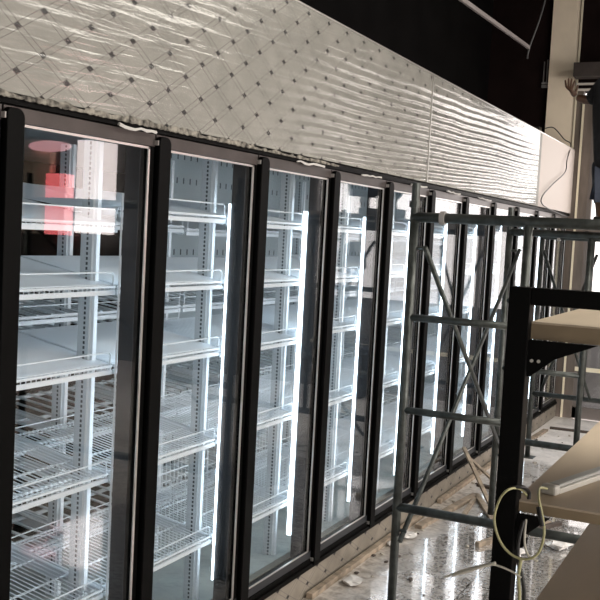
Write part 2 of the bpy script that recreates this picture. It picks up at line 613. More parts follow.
# far shop front: columns, trims, window, transom, entrance
YF = 10.55
struct(MB().box((-.033, YF, -.2), (.045, YF + .12, 3.32)), 'trim_7', M['brown'])
struct(MB().box((.045, YF - .015, -.2), (.066, YF + .1, 3.20)).box((.066, YF - .015, 3.175), (.4, YF + .1, 3.20)), 'trim_5', M['cream'])
struct(MB().box((.066, YF, -.2), (.16, YF + .12, 3.175)).box((.16, YF, 3.09), (3.0, YF + .1, 3.175)), 'trim_8', M['brown'])
struct(MB().box((-.033, YF, 3.32), (8.3, YF + .2, 4.35)).box((.16, YF + .02, 3.2), (3.0, YF + .12, 3.32)), 'wall_far', M['darkbrown'])
struct(MB().box((-.02, YF - .30, 3.42), (3.0, YF - .1, 3.56)), 'trim_9', mat('brown_beam', (.045, .034, .03), .7, noise=.3, nscale=9))
struct(MB().box((-.03, YF - .06, 3.37), (.3, YF - .02, 3.39)).box((-.03, YF - .06, 3.31), (.28, YF - .02, 3.33)), 'trim_6', mat('pale_lath', (.6, .55, .5), .6))
struct(MB().box((3.0, YF, -.2), (8.3, YF + .2, 3.32)), 'wall_far_right', M['wallp'])
win = empty('window_1', (1.6, YF, FL))
win['kind'] = 'structure'
wf = MB()
for x in (.16, .90, 1.62, 2.34, 2.955):
    wf.box((x, YF + .01, FL), (x + .045, YF + .07, 3.09))
wf.box((.16, YF + .01, 1.79), (3.0, YF + .07, 1.86)).box((.16, YF + .01, FL), (3.0, YF + .07, FL + .12)).box((.16, YF + .01, 3.05), (3.0, YF + .07, 3.09))
part(wf, 'window_frame', mat('window_frame_brown', (.14, .12, .11), .45), win)
part(MB().box((.16, YF + .0, .34), (3.0, YF + .015, .385)), 'window_rail', M['cream'], win)
part(MB().box((.2, YF + .035, -.05), (2.96, YF + .041, 3.05)), 'pane', M['wglass'], win)
struct(MB().box((.2, YF + .2, -.1), (2.98, YF + .24, .92)), 'wall_outside', mat('grey_parapet', (.2, .195, .2), .8))
struct(MB().box((-2, 10.8, FL - .12), (12, 24, FL - .02)), 'floor_outside', M['ground'])
# right wall with added openings, closed rear wall
wr = MB().box((8.2, -4.2, -.2), (8.3, 10.8, .3)).box((8.2, -4.2, 3.2), (8.3, 10.8, 4.35)).box((8.2, 7.6, .3), (8.3, 10.8, 3.2)).box((8.2, -4.2, .3), (8.3, -.6, 3.2))
struct(wr, 'wall_right', M['wallp'])
struct(MB().box((-3.6, -4.2, -.2), (8.3, -4.1, 4.35)), 'wall_rear', M['wallp'])
w2 = empty('window_added', (8.25, 3.5, .3))  # unseen side windows, added to let fill daylight in
w2['kind'] = 'structure'
wf = MB()
for yy in (-.6, 1.4, 3.45, 5.5, 7.54): wf.box((8.22, yy, .3), (8.28, yy + .06, 3.2))
part(wf, 'window_frame', M['frame'], w2)
part(MB().box((8.245, -.6, .3), (8.25, 7.6, 3.2)), 'pane', M['wglass'], w2)

# ------------------------------------------------------------------ cooler frame (rails, inner mullions, light strips)
cf = empty('cooler_frame', (-.05, 6.2, -.03))
prop(cf, 'long dark aluminium frame holding the row of glass cooler doors', 'cooler frame')
part(MB().box((-.10, 1.0, 1.975), (-.018, YEND, 2.012)).box((-.02, 1.0, 1.988), (-.004, YEND, 2.012)), 'head_rail', M['black'], cf)
part(MB().box((-.10, 1.0, -.035), (-.006, YEND, .012)).box((-.008, 1.0, -.035), (.004, YEND, -.012)), 'sill_rail', M['black'], cf)
for k in range(-1, 12):
    ys = Y0 + k * PITCHY
    mu = part(MB().box((-.105, ys - .115, .012), (-.042, ys + .02, 1.975)), 'mullion', M['charcoal'], cf)
    if k == 11: continue
    wd = {-1: .004, 0: .004, 1: .004, 2: .007, 3: .022}.get(k, .014)
    ls = part(MB().box((-.106 - wd, ys - .124, .125), (-.106, ys - .117, 1.77)), 'light_strip', M['led'] if k > 1 else M['white'], mu)
    ls['label'] = 'glowing cool white light strip' if k > 1 else 'unlit white light strip'
    ls = part(MB().box((-.135, ys - .03, .16), (-.106, ys + .01, 1.82)), 'light_strip', M['led'], mu)  # extra hidden strips, added to brighten the cooler interior
    ls['label'] = 'added cool white light strip on the hidden far side'

# ------------------------------------------------------------------ doors
DW = PITCHY


def make_door(k):
    ys = Y0 + k * DW            # right edge of the black handle at the door's left
    d = empty('glass_door', (-.02, ys + .33, 0.0))
    a, b = ys - .072, ys + DW - .075
    # anodised rails and stiles
    part(MB().box((-.036, a + .005, 1.940), (-.010, b, 1.983)), 'top_rail', M['rail'], d)
    part(MB().box((-.036, a + .005, .014), (-.010, b, .05)), 'bottom_rail', M['charcoal'], d)
    st = MB().box((-.036, b - .026, .05), (-.010, b, 1.940)).box((-.036, a + .005, .05), (-.012, ys - .012, 1.940))
    part(st, 'stile', M['black'], d)
    part(MB().box((-.016, b - .036, .056), (-.0105, b - .026, 1.937)).box((-.016, ys - .012, 1.929), (-.0105, b - .026, 1.937)).box((-.016, ys - .012, .052), (-.0105, b - .026, .058)), 'glazing_bead', M['alu'], d)
    part(MB().box((-.028, ys - .014, .048), (-.022, b - .024, 1.942)), 'pane', M['glass'], d)
    # full height black grip with rounded top
    n = 8
    w_ = .072
    zt = 1.978
    pts = [(ys - w_, -.022), (ys, -.022), (ys, zt - .03)]
    pts += [(ys - .03 + .03 * math.cos(t * PI / 2 / n), zt - .03 + .03 * math.sin(t * PI / 2 / n)) for t in range(1, n + 1)]
    pts += [(ys - w_ + .02 - .02 * math.sin(t * PI / 2 / n), zt - .02 + .02 * math.cos(t * PI / 2 / n)) for t in range(0, n + 1)]
    part(MB().prism(pts, 0, -.010, .012), 'grip', M['black'], d, bevel=.004)
    part(MB().box((-.010, ys - w_ - .006, 1.945), (.006, ys - w_ + .004, 1.962)).box((-.01, ys - w_ - .008, .0), (.006, ys - w_ + .002, .016)), 'hinge_pin', M['alu'], d)
    return d


ordn = ['first', 'second', 'third', 'fourth', 'fifth', 'sixth', 'seventh', 'eighth', 'ninth', 'tenth', 'eleventh', 'twelfth']
door_lab = {
    -1: 'glass cooler door cut off by the left edge, only its black edge showing',
    0: 'leftmost whole glass cooler door, mirroring a red panel',
    1: 'second whole glass cooler door from the left, slotted rear wall seen through it',
    2: 'third whole glass cooler door from the left, bright light strip at its right',
    3: 'fourth glass cooler door from the left, just left of the scaffold leg',
    4: 'fifth glass cooler door from the left, crossed by the near scaffold leg',
    5: 'sixth glass cooler door, first one fully behind the near scaffold bay',
    6: 'seventh glass cooler door, behind the crossing of the near scaffold braces',
    7: 'eighth glass cooler door, left of the black shelf post top',
    8: 'ninth glass cooler door, third from the far end of the row',
    9: 'tenth glass cooler door, second from the far end of the row',
    10: 'glass cooler door at the far end beside the shop front'}
for k in range(-1, 11):
    d = make_door(k)
    prop(d, door_lab[k], 'cooler door', 'glass doors of the cold store')

# strips of torn white film left along the tops of doors
for i, (ya, yb) in enumerate(((2.62, 2.84), (3.95, 4.25), (4.72, 5.0), (5.5, 5.78), (6.2, 6.5), (6.95, 7.3))):
    mb = MB()
    n = 7
    pts = [(.006 + random.uniform(0, .005), ya + (yb - ya) * t / n, 1.985 + random.uniform(-.004, .006)) for t in range(n + 1)]
    mb.tube(pts, [.0035 + random.uniform(0, .003) for _ in pts], 5)
    o = mb.build('film_scrap', M['scrap'])
    prop(o, 'thin torn white film strip above the %s glass door' % ordn[[0, 2, 3, 4, 5, 6][i]], 'film scrap', 'torn film above the doors')

# ------------------------------------------------------------------ uprights and shelves inside
up0 = empty('shelf_upright', (-.2, 2.80, 0))
part(MB().box((-.262, 2.783, 0), (-.212, 2.813, 1.99)), 'perforated_channel', M['post'], up0)
part(MB().box((-.212, 2.795, 0), (-.200, 2.815, 1.99)), 'front_flange', M['white'], up0)
prop(up0, 'white perforated shelf upright behind the leftmost whole glass door', 'shelf upright', 'front uprights of the cold store shelving')
names = ['leftmost whole', 'second whole', 'third', 'fourth', 'fifth', 'sixth', 'seventh', 'eighth', 'ninth', 'tenth', 'last far']
UPY = [2.05, 2.80, 3.595, 4.345, 5.05] + [2.745 + .7575 * k for k in range(4, 10)]
for i, yy in enumerate(UPY):
    if i == 1: continue
    dup(up0, (-.2, yy, 0), label=('white perforated shelf upright behind the %s glass door from the left' % names[i - 1]) if i else 'white perforated shelf upright hidden left behind the cut off glass door')
ur0 = empty('shelf_upright', (-.74, 2.55, 0))
part(MB().box((-.802, 2.535, 0), (-.752, 2.565, 1.99)), 'perforated_channel', M['post'], ur0)
part(MB().box((-.752, 2.545, 0), (-.740, 2.565, 1.99)), 'front_flange', M['white'], ur0)
prop(ur0, 'rear row perforated shelf upright, leftmost of its row', 'shelf upright', 'rear uprights of the cold store shelving')
for i in range(1, 10):
    dup(ur0, (-.74, 2.55 + .7575 * i, 0), label='rear row perforated shelf upright, %s of its row from the left' % ordn[i])


def make_shelf(L, D, kind, tilt=.17, sheet=False):
    """front edge at local x=0, runs to x=-D, y from 0 to L, rising to the back"""
    s = empty('wire_shelf', (0, 0, 0))
    wmb = MB()
    def Zx(x): return -x * tilt
    if kind == 'wire':
        n = int(L / .0245)
        for i in range(n + 1):
            yy = .008 + (L - .016) * i / n
            wmb.tube([(-.002, yy, -.022), (0, yy, Zx(0)), (-D, yy, Zx(-D))], .0024, 4, False)
        for x in (-.02, -D * .36, -D * .7, -D):
            wmb.tube([(x, 0, Zx(x) - .006), (x, L, Zx(x) - .006)], .0042, 5)
    else:
        n = int(L / .085)
        for i in range(n + 1):
            yy = .01 + (L - .04) * i / n
            wmb.prism([(0, 0), (-D, D * tilt), (-D, D * tilt + .006), (0, .006)], 1, yy, yy + .016)
        for x in (-.02, -D * .5, -D):
            wmb.box((x, 0, Zx(x) - .014), (x + .014, L, Zx(x)))
    if sheet:
        sh = MB().prism([(-.01, .003), (-D, D * tilt + .003), (-D, D * tilt + .006), (-.01, .006)], 1, .006, L - .006)
        part(sh, 'plastic_deck_sheet', M['white'], s)
    part(wmb, 'wire_deck', M['white'] if kind == 'wire' else M['slat'], s)
    part(MB().box((-.004, 0, -.032), (.004, L, -.015)).tube([(.0, .0, -.002), (.0, L, -.002)], .005, 6), 'front_rail', M['white'], s)
    g = MB()
    hgt = .05 if kind == 'wire' else .085
    g.tube([(0, .012, -.02), (.004, .012, hgt - .01), (.004, .024, hgt), (.004, L - .024, hgt), (.004, L - .012, hgt - .01), (0, L - .012, -.02)], .003, 5)
    if kind != 'wire':
        g.tube([(.003, .012, hgt * .5), (.003, L - .012, hgt * .5)], .0025, 5)
    part(g, 'guard_rail', M['white'], s)
    for yy in (.003, L - .003):
        part(MB().prism([(-.02, -.03), (-D, D * tilt - .055), (-D, D * tilt + .004), (-.005, .004)], 1, yy - .0025, yy + .0025), 'side_bracket', M['white'], s)
    return s


LV = [1.717, 1.435, 1.145, .745, .31]
lvn = ['top', 'second', 'third', 'fourth', 'lowest']
first = make_shelf(.745, .46, 'wire')
sheeted = make_shelf(.745, .46, 'wire', sheet=True)
used = used_s = False
for i, yy in enumerate(UPY[:-1]):
    ya = 2.745 + .7575 * (i - 1) + .10
    for j, z in enumerate(LV):
        if i == 0 and j == 0: z = 1.66
        zz = z + (random.uniform(-.012, .012) if i > 1 else 0)
        lab = '%s white wire shelf of the front row, seen through the %s glass door' % (lvn[j], names[i])
        if j == 1 or (i < 2 and j == 2):
            if not used_s:
                sheeted.location = (-.142, ya, zz)
                prop(sheeted, lab, 'shelf', 'front row wire shelves')
                used_s = True
            else:
                dup(sheeted, (-.142, ya, zz), label=lab)
            continue
        if not used:
            first.location = (-.142, ya, zz)
            prop(first, lab, 'shelf', 'front row wire shelves')
            used = True
            continue
        dup(first, (-.142, ya, zz), label=lab)
second = make_shelf(.735, .56, 'slat', .12)
used = False
LR = [1.66, 1.27, 1.165, .745, .55, .30]
lrn = ['top', 'second', 'third', 'fourth', 'fifth', 'lowest']
for i in range(0, 9):
    ya = 2.55 + .7575 * (i - 1) + .02
    for j, z in enumerate(LR):
        if i > 1 and j in (4,): continue
        if i in (3, 5) and j == 2: continue
        zz = z + (random.uniform(-.008, .008) if i > 1 else 0)
        lab = '%s slatted shelf of the rear row, bay %s from the left' % (lrn[j], ordn[i])
        if not used:
            second.location = (-.66, ya, zz)
            prop(second, lab, 'shelf', 'rear row slatted shelves')
            used = True
            continue
        dup(second, (-.66, ya, zz), label=lab)

def grid_panel(y0, y1, z0, z1, x0, lean, label, dy=.035):
    g = empty('wire_grid_panel', (x0, (y0 + y1) / 2, z0))
    mb = MB()
    n = int((y1 - y0) / dy)
    for i in range(1, n):
        yy = y0 + (y1 - y0) * i / n
        mb.tube([(x0, yy, z0), (x0 - lean, yy, z1)], .0024, 4, False)
    part(mb, 'wires', M['white'], g)
    fr = MB().tube([(x0, y0, z0), (x0 - lean, y0, z1), (x0 - lean, y1, z1), (x0, y1, z0), (x0, y0, z0)], .005, 6)
    for t in (.33, .66):
        fr.tube([(x0 - lean * t, y0, z0 + (z1 - z0) * t), (x0 - lean * t, y1, z0 + (z1 - z0) * t)], .004, 5)
    part(fr, 'rim', M['white'], g)
    prop(g, label, 'wire grid', 'spare wire grids standing between the shelf rows')


grid_panel(3.76, 4.36, .002, .66, -.625, .02, 'spare wire grid standing behind the second whole glass door')
grid_panel(4.62, 5.15, .002, .86, -.625, .02, 'spare wire grid standing behind the third glass door')
grid_panel(5.60, 6.10, .002, .80, -.625, .02, 'spare wire grid standing behind the fourth glass door')

# ------------------------------------------------------------------ scaffold


def frame(y, x0, wid, inner, label, top=1.765, rungs=(1.29, .845), bar=.372):
    f = empty('scaffold', (x0, y, FL))
    R = .0215
    sl = .02                       # legs lean a touch
    part(MB().tube([(x0, y, FL), (x0, y, top)], R, 14, True), 'leg', M['scaf'], f, smooth=True)
    part(MB().tube([(x0 + wid, y, FL), (x0 + wid, y, top)], R, 14), 'leg', M['scaf'], f, smooth=True)
    part(MB().tube([(x0 + inner, y, bar), (x0 + inner, y, top)], R * .9, 12), 'inner_leg', M['scaf'], f, smooth=True)
    part(MB().tube([(x0 - .01, y, top), (x0 + wid + .01, y, top)], R * 1.12, 14), 'top_bar', M['scaf'], f, smooth=True)
    part(MB().tube([(x0, y, bar), (x0 + wid, y, bar)], R, 14), 'bottom_bar', M['scaf'], f, smooth=True)
    for z in rungs:
        part(MB().tube([(x0, y, z), (x0 + inner, y, z)], R * .8, 12), 'rung', M['scaf'], f, smooth=True)
    for x in (x0, x0 + wid):
        part(MB().tube([(x, y, top), (x, y, top + .16)], R * .95, 12).tube([(x, y, top + .045), (x, y, top + .075)], R * 1.35, 12), 'spigot', M['scaf'], f, smooth=False)
        part(MB().box((x - .06, y - .06, FL), (x + .06, y + .06, FL + .006)), 'base_plate', M['scaf'], f)
        for z in (1.62, .26):
            part(MB().tube([(x + .02, y, z), (x + .055, y, z)], .008, 8), 'brace_pin', M['scaf'], f)
    for x in (x0 + .14,):
        part(MB().tube([(x - .012, y, top), (x + .012, y, top)], R * 1.5, 12), 'coupler', mat('pale_coupler', (.4, .38, .36), .5, .4), f)
    prop(f, label, 'scaffold frame')
    return f


def brace(p, q, label, off=0):
    b_ = MB()
    b_.tube([p, q], .0125, 10)
    o = b_.build('cross_brace', M['scaf'], smooth=True)
    prop(o, label, 'scaffold brace', 'cross braces of the scaffold')
    return o


frame(4.33, .455, 1.40, .54, 'nearest grey pipe scaffold frame, its leg standing tall at left')
frame(6.28, .425, 1.40, .52, 'middle grey pipe scaffold frame, seen either side of the black shelf post', top=1.74)
frame(8.30, .205, 1.40, .42, 'farthest grey pipe scaffold frame, close to the shop front', top=1.74, rungs=(), bar=.39)
brace((.515, 4.33, 1.625), (.48, 6.28, .262), 'near grey scaffold brace running from the near leg top down to the middle frame')
brace((.49, 4.30, .215), (.49, 6.31, 1.625), 'near grey scaffold brace rising from the near leg foot to the middle frame top')
brace((.235, 8.262, 1.61), (.70, 8.262, .40), 'far thin scaffold brace slanting down to the right')
brace((.66, 8.339, 1.61), (.27, 8.339, .40), 'far thin scaffold brace slanting down to the left')
brace((1.80, 4.33, 1.62), (1.78, 6.28, .26), 'scaffold brace on the far right side of the near bay')
# rail lashed over the frame tops
for (a, b_, r, lab) in (((.46, 6.22, 1.79), (1.9, 6.20, 1.79), .016, 'thin loose pipe lying along the middle frame top'),):
    o = MB().tube([a, b_], r, 10).build('loose_pipe', M['scaf'], smooth=True)
    prop(o, lab, 'pipe')
# planks on the far bay
for i in range(2):
    o = MB().box((.74 + i * .27, 6.2, 1.787), (.98 + i * .27, 8.45, 1.825)).build('scaffold_plank', M['plank'])
    prop(o, ['worn scaffold plank the person stands on, nearer the doors', 'worn scaffold plank farther from the doors'][i], 'plank', 'scaffold planks')

# ------------------------------------------------------------------ display rack at right
X0, X1, YR = 1.513, 1.557, 1.97
rack = empty('shelf_rack_frame', (X0 + .02, YR, FL))
prop(rack, 'black square tube rack frame in the right foreground holding beige boards', 'rack')
part(MB().box((X0, YR - .022, FL), (X1, YR + .022, 1.577)), 'post', M['post44'], rack, bevel=.002)
part(MB().box((X1, YR - .02, 1.542), (2.62, YR + .02, 1.577)), 'top_beam', M['post44'], rack, bevel=.002)
part(MB().box((2.62, YR - .022, FL), (2.664, YR + .022, 1.577)), 'post', M['post44'], rack)
for z, bw in ((1.47, .135), (1.108, .065)):
    br = MB().prism([(X1, z), (X1 + bw, z), (X1 + bw * .4, z - .035), (X1 + .022, z - .062), (X1 + .006, z - .075), (X1, z - .075)], 1, YR - .006, YR + .004)
    bo = part(br, 'bracket', M['post44'], rack)
    for zz in (0,):
        b1 = MB()
        for xx in (X1 + .008, X1 + .022):
            b1.tube([(xx, YR - .009, z - .042), (xx, YR - .006, z - .042)], .0035, 10)
        part(b1, 'bolt', M['lampw'], bo)
for z in (.84,):
    part(MB().box((X1, YR + .03, z - .02), (2.62, YR + .06, z + .006)), 'cross_bar', M['post44'], rack)


def board(x0, y0, x1, y1, z, th, label):
    o = empty('wooden_shelf', ((x0 + x1) / 2, (y0 + y1) / 2, z - th))
    part(MB().box((x0, y0, z - .004), (x1, y1, z)), 'face_sheet', M['board'], o)
    part(MB().box((x0, y0, z - th), (x1, y1, z - .004)), 'core', M['edge'], o, bevel=.001)
    prop(o, label, 'shelf board', 'beige boards on the black rack')


board(1.556, 1.975, 2.62, 2.60, 1.507, .036, 'topmost beige board on the black rack at right')
board(1.550, 1.975, 2.62, 3.75, 1.135, .024, 'middle beige board on the black rack, a light batten lying on it')
board(1.580, 2.03, 2.62, 3.75, .885, .03, 'lowest visible beige board on the black rack, bottom right corner')

# batten light lying on the middle board
A = Vector((1.600, 2.055, 1.1525)); B = Vector((1.80, 2.75, 1.1525))
dv = (B - A).normalized(); sd = Vector((dv.y, -dv.x, 0))
bl = empty('batten_light', ((A.x + B.x) / 2, (A.y + B.y) / 2, 1.135))
prop(bl, 'long grey white batten light lying on the middle beige board', 'light fitting')


def obox(p, q, wd, h0, h1):
    mb = MB()
    vs = []
    for (e, s) in ((p, -1), (p, 1), (q, 1), (q, -1)):
        vs.append((e + sd * wd * s))
    lo = [mb.bm.verts.new((v.x, v.y, h0)) for v in vs]
    hi = [mb.bm.verts.new((v.x, v.y, h1)) for v in vs]
    mb.bm.faces.new(lo[::-1]); mb.bm.faces.new(hi)
    for i in range(4): mb.bm.faces.new((lo[i], lo[(i + 1) % 4], hi[(i + 1) % 4], hi[i]))
    return mb


part(obox(A + dv * .02, B, .016, 1.1352, 1.148), 'housing', M['lampw'], bl, bevel=.003)
part(obox(A + dv * .024, B - dv * .01, .013, 1.148, 1.156), 'diffuser', M['lampd'], bl, bevel=.004)
part(obox(A - dv * .004, A + dv * .02, .018, 1.1352, 1.157), 'end_cap', M['lampw'], bl, bevel=.006)


def smooth_pts(pts, n=8):
    pts = [Vector(p) for p in pts]
    P_ = [pts[0]] + pts + [pts[-1]]
    out = []
    for i in range(1, len(P_) - 2):
        a, b, c, d = P_[i - 1:i + 3]
        for t in range(n):
            t /= n
            out.append(.5 * ((2 * b) + (c - a) * t + (2 * a - 5 * b + 4 * c - d) * t * t + (3 * b - a - 3 * c + d) * t ** 3))
    out.append(P_[-2])
    return out


def cable(name, pts, r, mt, label, n=8):
    o = MB().tube(smooth_pts(pts, n), r, 8).build(name, mt, smooth=True)
    prop(o, label, 'cable')
    return o


YC = 1.925
cable('power_cable', [(1.572, 1.985, 1.142), (1.560, 1.960, 1.162), (1.545, YC, 1.166), (1.528, YC, 1.142), (1.520, YC, 1.10), (1.533, YC, 1.060), (1.556, YC, 1.036), (1.585, YC, 1.029), (1.612, YC, 1.045), (1.622, YC, 1.085), (1.615, YC + .01, 1.118), (1.602, 1.95, 1.150), (1.592, 2.0, 1.160), (1.598, 2.045, 1.150)],
      .0026, M['cabley'], 'yellow cable looped in front of the black post, from board to batten light')
cable('black_lead', [(1.605, 1.935, 1.137), (1.611, 1.926, 1.122), (1.618, 1.921, 1.104)], .0048, M['cableb'], 'short black sleeve on the right side of the yellow cable loop')
cable('black_cable', [(1.545, 1.94, 1.167), (1.566, 1.955, 1.168), (1.574, 1.98, 1.153), (1.575, 1.982, 1.138)], .0042, M['cableb'], 'short black cable end at the corner of the middle beige board')
cable('hanging_cable', [(1.573, 1.955, 1.10), (1.569, 1.94, 1.06), (1.572, 1.935, 1.02), (1.585, 1.93, .985), (1.590, 1.93, .95), (1.588, 1.93, .88), (1.60, 1.93, .7), (1.60, 1.93, .3), (1.62, 1.95, FL + .005)], .0042, M['cableb'], 'black cord hanging down beside the black rack post')
cable('white_cable', [(1.576, 1.965, 1.10), (1.580, 1.945, 1.06), (1.590, 1.94, 1.035), (1.61, 1.94, 1.025)], .0024, M['cablew'], 'thin off white cord hanging below the middle board')
cable('yellow_cable', [(1.579, 1.93, 1.03), (1.577, 1.928, .99), (1.582, 1.925, .95), (1.580, 1.925, .88), (1.57, 1.93, .6), (1.56, 1.94, FL + .004)], .0034, M['cabley'], 'yellow cord hanging straight down along the black cord')
cable('fibre_string', [(1.42, 1.93, .955), (1.47, 1.925, .985), (1.52, 1.925, 1.005), (1.56, 1.925, 1.000), (1.583, 1.925, .99)], .0022, M['cablew'], 'thin white wire sticking out left across the black rack post')
cable('fibre_string', [(1.44, 1.925, .965), (1.49, 1.92, .992), (1.53, 1.92, 1.012)], .0032, M['cablew'], 'thicker stripped white wire end left of the black rack post')

# thin black cable looping over the bulkhead end
cable('looped_wire', [(-.30, 10.40, 2.905), (-.22, 10.45, 2.915), (-.11, 10.48, 2.80), (-.03, 10.44, 2.74), (.03, 10.0, 2.54), (.03, 9.94, 2.41), (.03, 9.366, 2.244), (.03, 8.969, 2.107), (.03, 9.034, 2.037), (.03, 9.592, 1.996), (.03, 10.263, 1.972)],
      .0055, M['cableb'], 'thin dark wire hanging in a curve over the bulkhead end by the pale pilaster')
bx = MB().box((-.46, 10.3, 2.86), (-.34, 10.42, 2.91)).build('junction_box', M['cableb'])
prop(bx, 'small dark box on top of the bulkhead end', 'junction box')
struct(MB().box((-.47, 10.2, 2.694), (-.33, 10.5, 2.86)), 'trim_10', M['darkbrown'])
# galvanised strut and hanging cable in the dark above
o = MB().box((-.009, 0, -.014), (.009, 2.1, .014), Matrix.Translation((.125, 5.85, 3.16)) @ Matrix.Rotation(.03, 4, 'Z') @ Matrix.Rotation(math.radians(2.9), 4, 'X')).build('hanging_strut', M['galv'])
prop(o, 'pale metal strut slanting across the dark space above the bulkhead', 'strut')
cable('hanging_cable', [(.05, 8.6, 4.3), (.06, 8.5, 3.9), (.03, 8.4, 3.6), (-.03, 8.35, 3.35), (-.05, 8.38, 3.26)], .008, mat('grey_cable', (.06, .06, .06), .5), 'thin dark cable hanging near the end of the metal strut')
ch = empty('metal_catch', (-.36, 10.58, 3.1))
cm = MB()
cm.box((-.40, 10.575, 3.40), (-.393, 10.6, 3.64)).box((-.365, 10.575, 3.40), (-.358, 10.6, 3.66)).box((-.41, 10.57, 3.36), (-.35, 10.6, 3.39)).box((-.41, 10.57, 3.40), (-.35, 10.6, 3.42))
part(cm, 'catch_plate', M['alu'], ch)
prop(ch, 'small bright metal catch on the dark panel left of the pale pilaster', 'catch')

# ------------------------------------------------------------------ person reaching over from the far scaffold


def skin_chain(verts, edges, name, mt, parent, sub=2, root=0):
    org = ORG[parent.name]
    me = bpy.data.meshes.new(name)
    me.from_pydata([tuple(Vector(v[0]) - org) for v in verts], edges, [])
    me.materials.append(mt)
    o = bpy.data.objects.new(name, me)
    COL.objects.link(o)
    o.parent = parent
    ORG[o.name] = org
    sk = o.modifiers.new('skin', 'SKIN')
    for i, v in enumerate(verts):
        d = me.skin_vertices[0].data[i]
        r = v[1]
        d.radius = r if isinstance(r, tuple) else (r, r)
        d.use_root = (i == root)
    ss = o.modifiers.new('sub', 'SUBSURF')
    ss.levels = sub
    ss.render_levels = sub
    sk.use_smooth_shade = True
    return o


per = empty('person', (0.910, 7.42, 1.825))
prop(per, 'person in black jacket squatting on the far scaffold, one bare hand raised', 'person')
hip = (0.900, 7.36, 2.13)
waist = (0.86, 7.40, 2.36)
chest = (0.855, 7.45, 2.68)
neck = (0.870, 7.50, 2.90)
shl = (0.740, 7.50, 2.86)
elb = (.655, 7.54, 2.765)
wr_ = (.545, 7.525, 2.795)
body_v = [(hip, .13), (waist, .12), (chest, (.15, .12)), (neck, .055), ((0.865, 7.53, 2.97), .05), (shl, .065), (elb, .045), (wr_, .026),
          ((1.040, 7.48, 2.86), .07), ((1.100, 7.56, 2.62), .045), ((0.960, 7.72, 2.56), .028),
          ((0.870, 7.42, 2.10), .10), ((0.730, 7.66, 2.33), .062), ((0.810, 7.44, 1.95), .045), ((0.800, 7.50, 1.87), .035),
          ((1.050, 7.42, 2.10), .10), ((1.080, 7.72, 2.30), .062), ((1.060, 7.46, 1.95), .045), ((1.060, 7.52, 1.87), .035)]
body_e = [(0, 1), (1, 2), (2, 3), (3, 4), (2, 5), (5, 6), (6, 7), (2, 8), (8, 9), (9, 10), (0, 11), (11, 12), (12, 13), (13, 14), (0, 15), (15, 16), (16, 17), (17, 18)]
skin_chain(body_v, body_e, 'body', M['skin'], per)
# raised hand: palm, four fingers and a thumb
palm = [(wr_, .024), ((.522, 7.520, 2.825), (.030, .017)), ((.505, 7.515, 2.858), (.034, .015))]
pe = [(0, 1), (1, 2)]
nv = 3
for dx, ln, lean in ((-.026, .060, -.016), (-.009, .074, -.008), (.008, .070, -.002), (.023, .055, .006)):
    b0 = Vector((.500 + dx, 7.513, 2.868))
    palm += [(tuple(b0), .0095), (tuple(b0 + Vector((lean * .5, .008, ln * .5))), .0088), (tuple(b0 + Vector((lean, .020, ln))), .007)]
    pe += [(2, nv), (nv, nv + 1), (nv + 1, nv + 2)]
    nv += 3
palm += [((.545, 7.515, 2.835), .0105), ((.556, 7.512, 2.862), .0095), ((.558, 7.510, 2.888), .008)]
pe += [(1, nv), (nv, nv + 1), (nv + 1, nv + 2)]
skin_chain(palm, pe, 'hand', M['skin'], per, 1)
jv = [((0.90, 7.37, 2.20), (.17, .13)), (waist, (.15, .13)), (chest, (.17, .14)), (neck, .07), (shl, .095), ((.69, 7.53, 2.79), .07), ((.625, 7.538, 2.77), .05),
      ((1.040, 7.48, 2.86), .085), ((1.100, 7.56, 2.62), .06), ((0.990, 7.69, 2.57), .045)]
skin_chain(jv, [(0, 1), (1, 2), (2, 3), (2, 4), (4, 5), (5, 6), (2, 7), (7, 8), (8, 9)], 'jacket', M['jacket'], per)
tv = [((0.960, 7.37, 2.14), (.15, .13)), ((0.84, 7.42, 2.13), .12), ((0.745, 7.66, 2.315), .08), ((0.805, 7.45, 1.97), .06), ((1.050, 7.42, 2.12), .11), ((1.080, 7.72, 2.305), .08), ((1.060, 7.47, 1.97), .06)]
skin_chain(tv, [(0, 1), (1, 2), (2, 3), (0, 4), (4, 5), (5, 6)], 'trousers', M['jean'], per)
hd = MB()
hx, hy, hz = .865, 7.57, 3.08
hd.ball((hx, hy, hz), 1, (.076, .095, .115), 3)
hd.ball((hx, hy + .095, hz - .01), 1, (.013, .02, .018), 2)
for s in (-1, 1): hd.ball((hx + s * .077, hy - .01, hz - .005), 1, (.01, .02, .03), 2)
hdo = part(hd, 'head', M['skin'], per, smooth=True)
ey = MB()
for s in (-1, 1): ey.ball((hx + s * .03, hy + .083, hz + .015), 1, (.014, .01, .009), 2)
part(ey, 'eyes', M['eye'], hdo)
part(MB().tube([(hx - .025, hy + .086, hz - .05), (hx, hy + .092, hz - .052), (hx + .025, hy + .086, hz - .05)], .006, 6), 'mouth', M['lip'], hdo)
hh_ = MB()
hh_.ball((hx, hy - .02, hz + .035), 1, (.083, .095, .095), 3)
part(hh_, 'hair', M['hair'], per, smooth=True)
for (fx, fy) in ((0.800, 7.56), (1.060, 7.58)):
    part(MB().prism([(fx - .045, fy - .13), (fx + .045, fy - .13), (fx + .045, fy + .09), (fx + .02, fy + .15), (fx - .02, fy + .15), (fx - .045, fy + .09)], 2, 1.826, 1.90), 'shoe', M['cableb'], per, bevel=.01)

# ------------------------------------------------------------------ floor debris


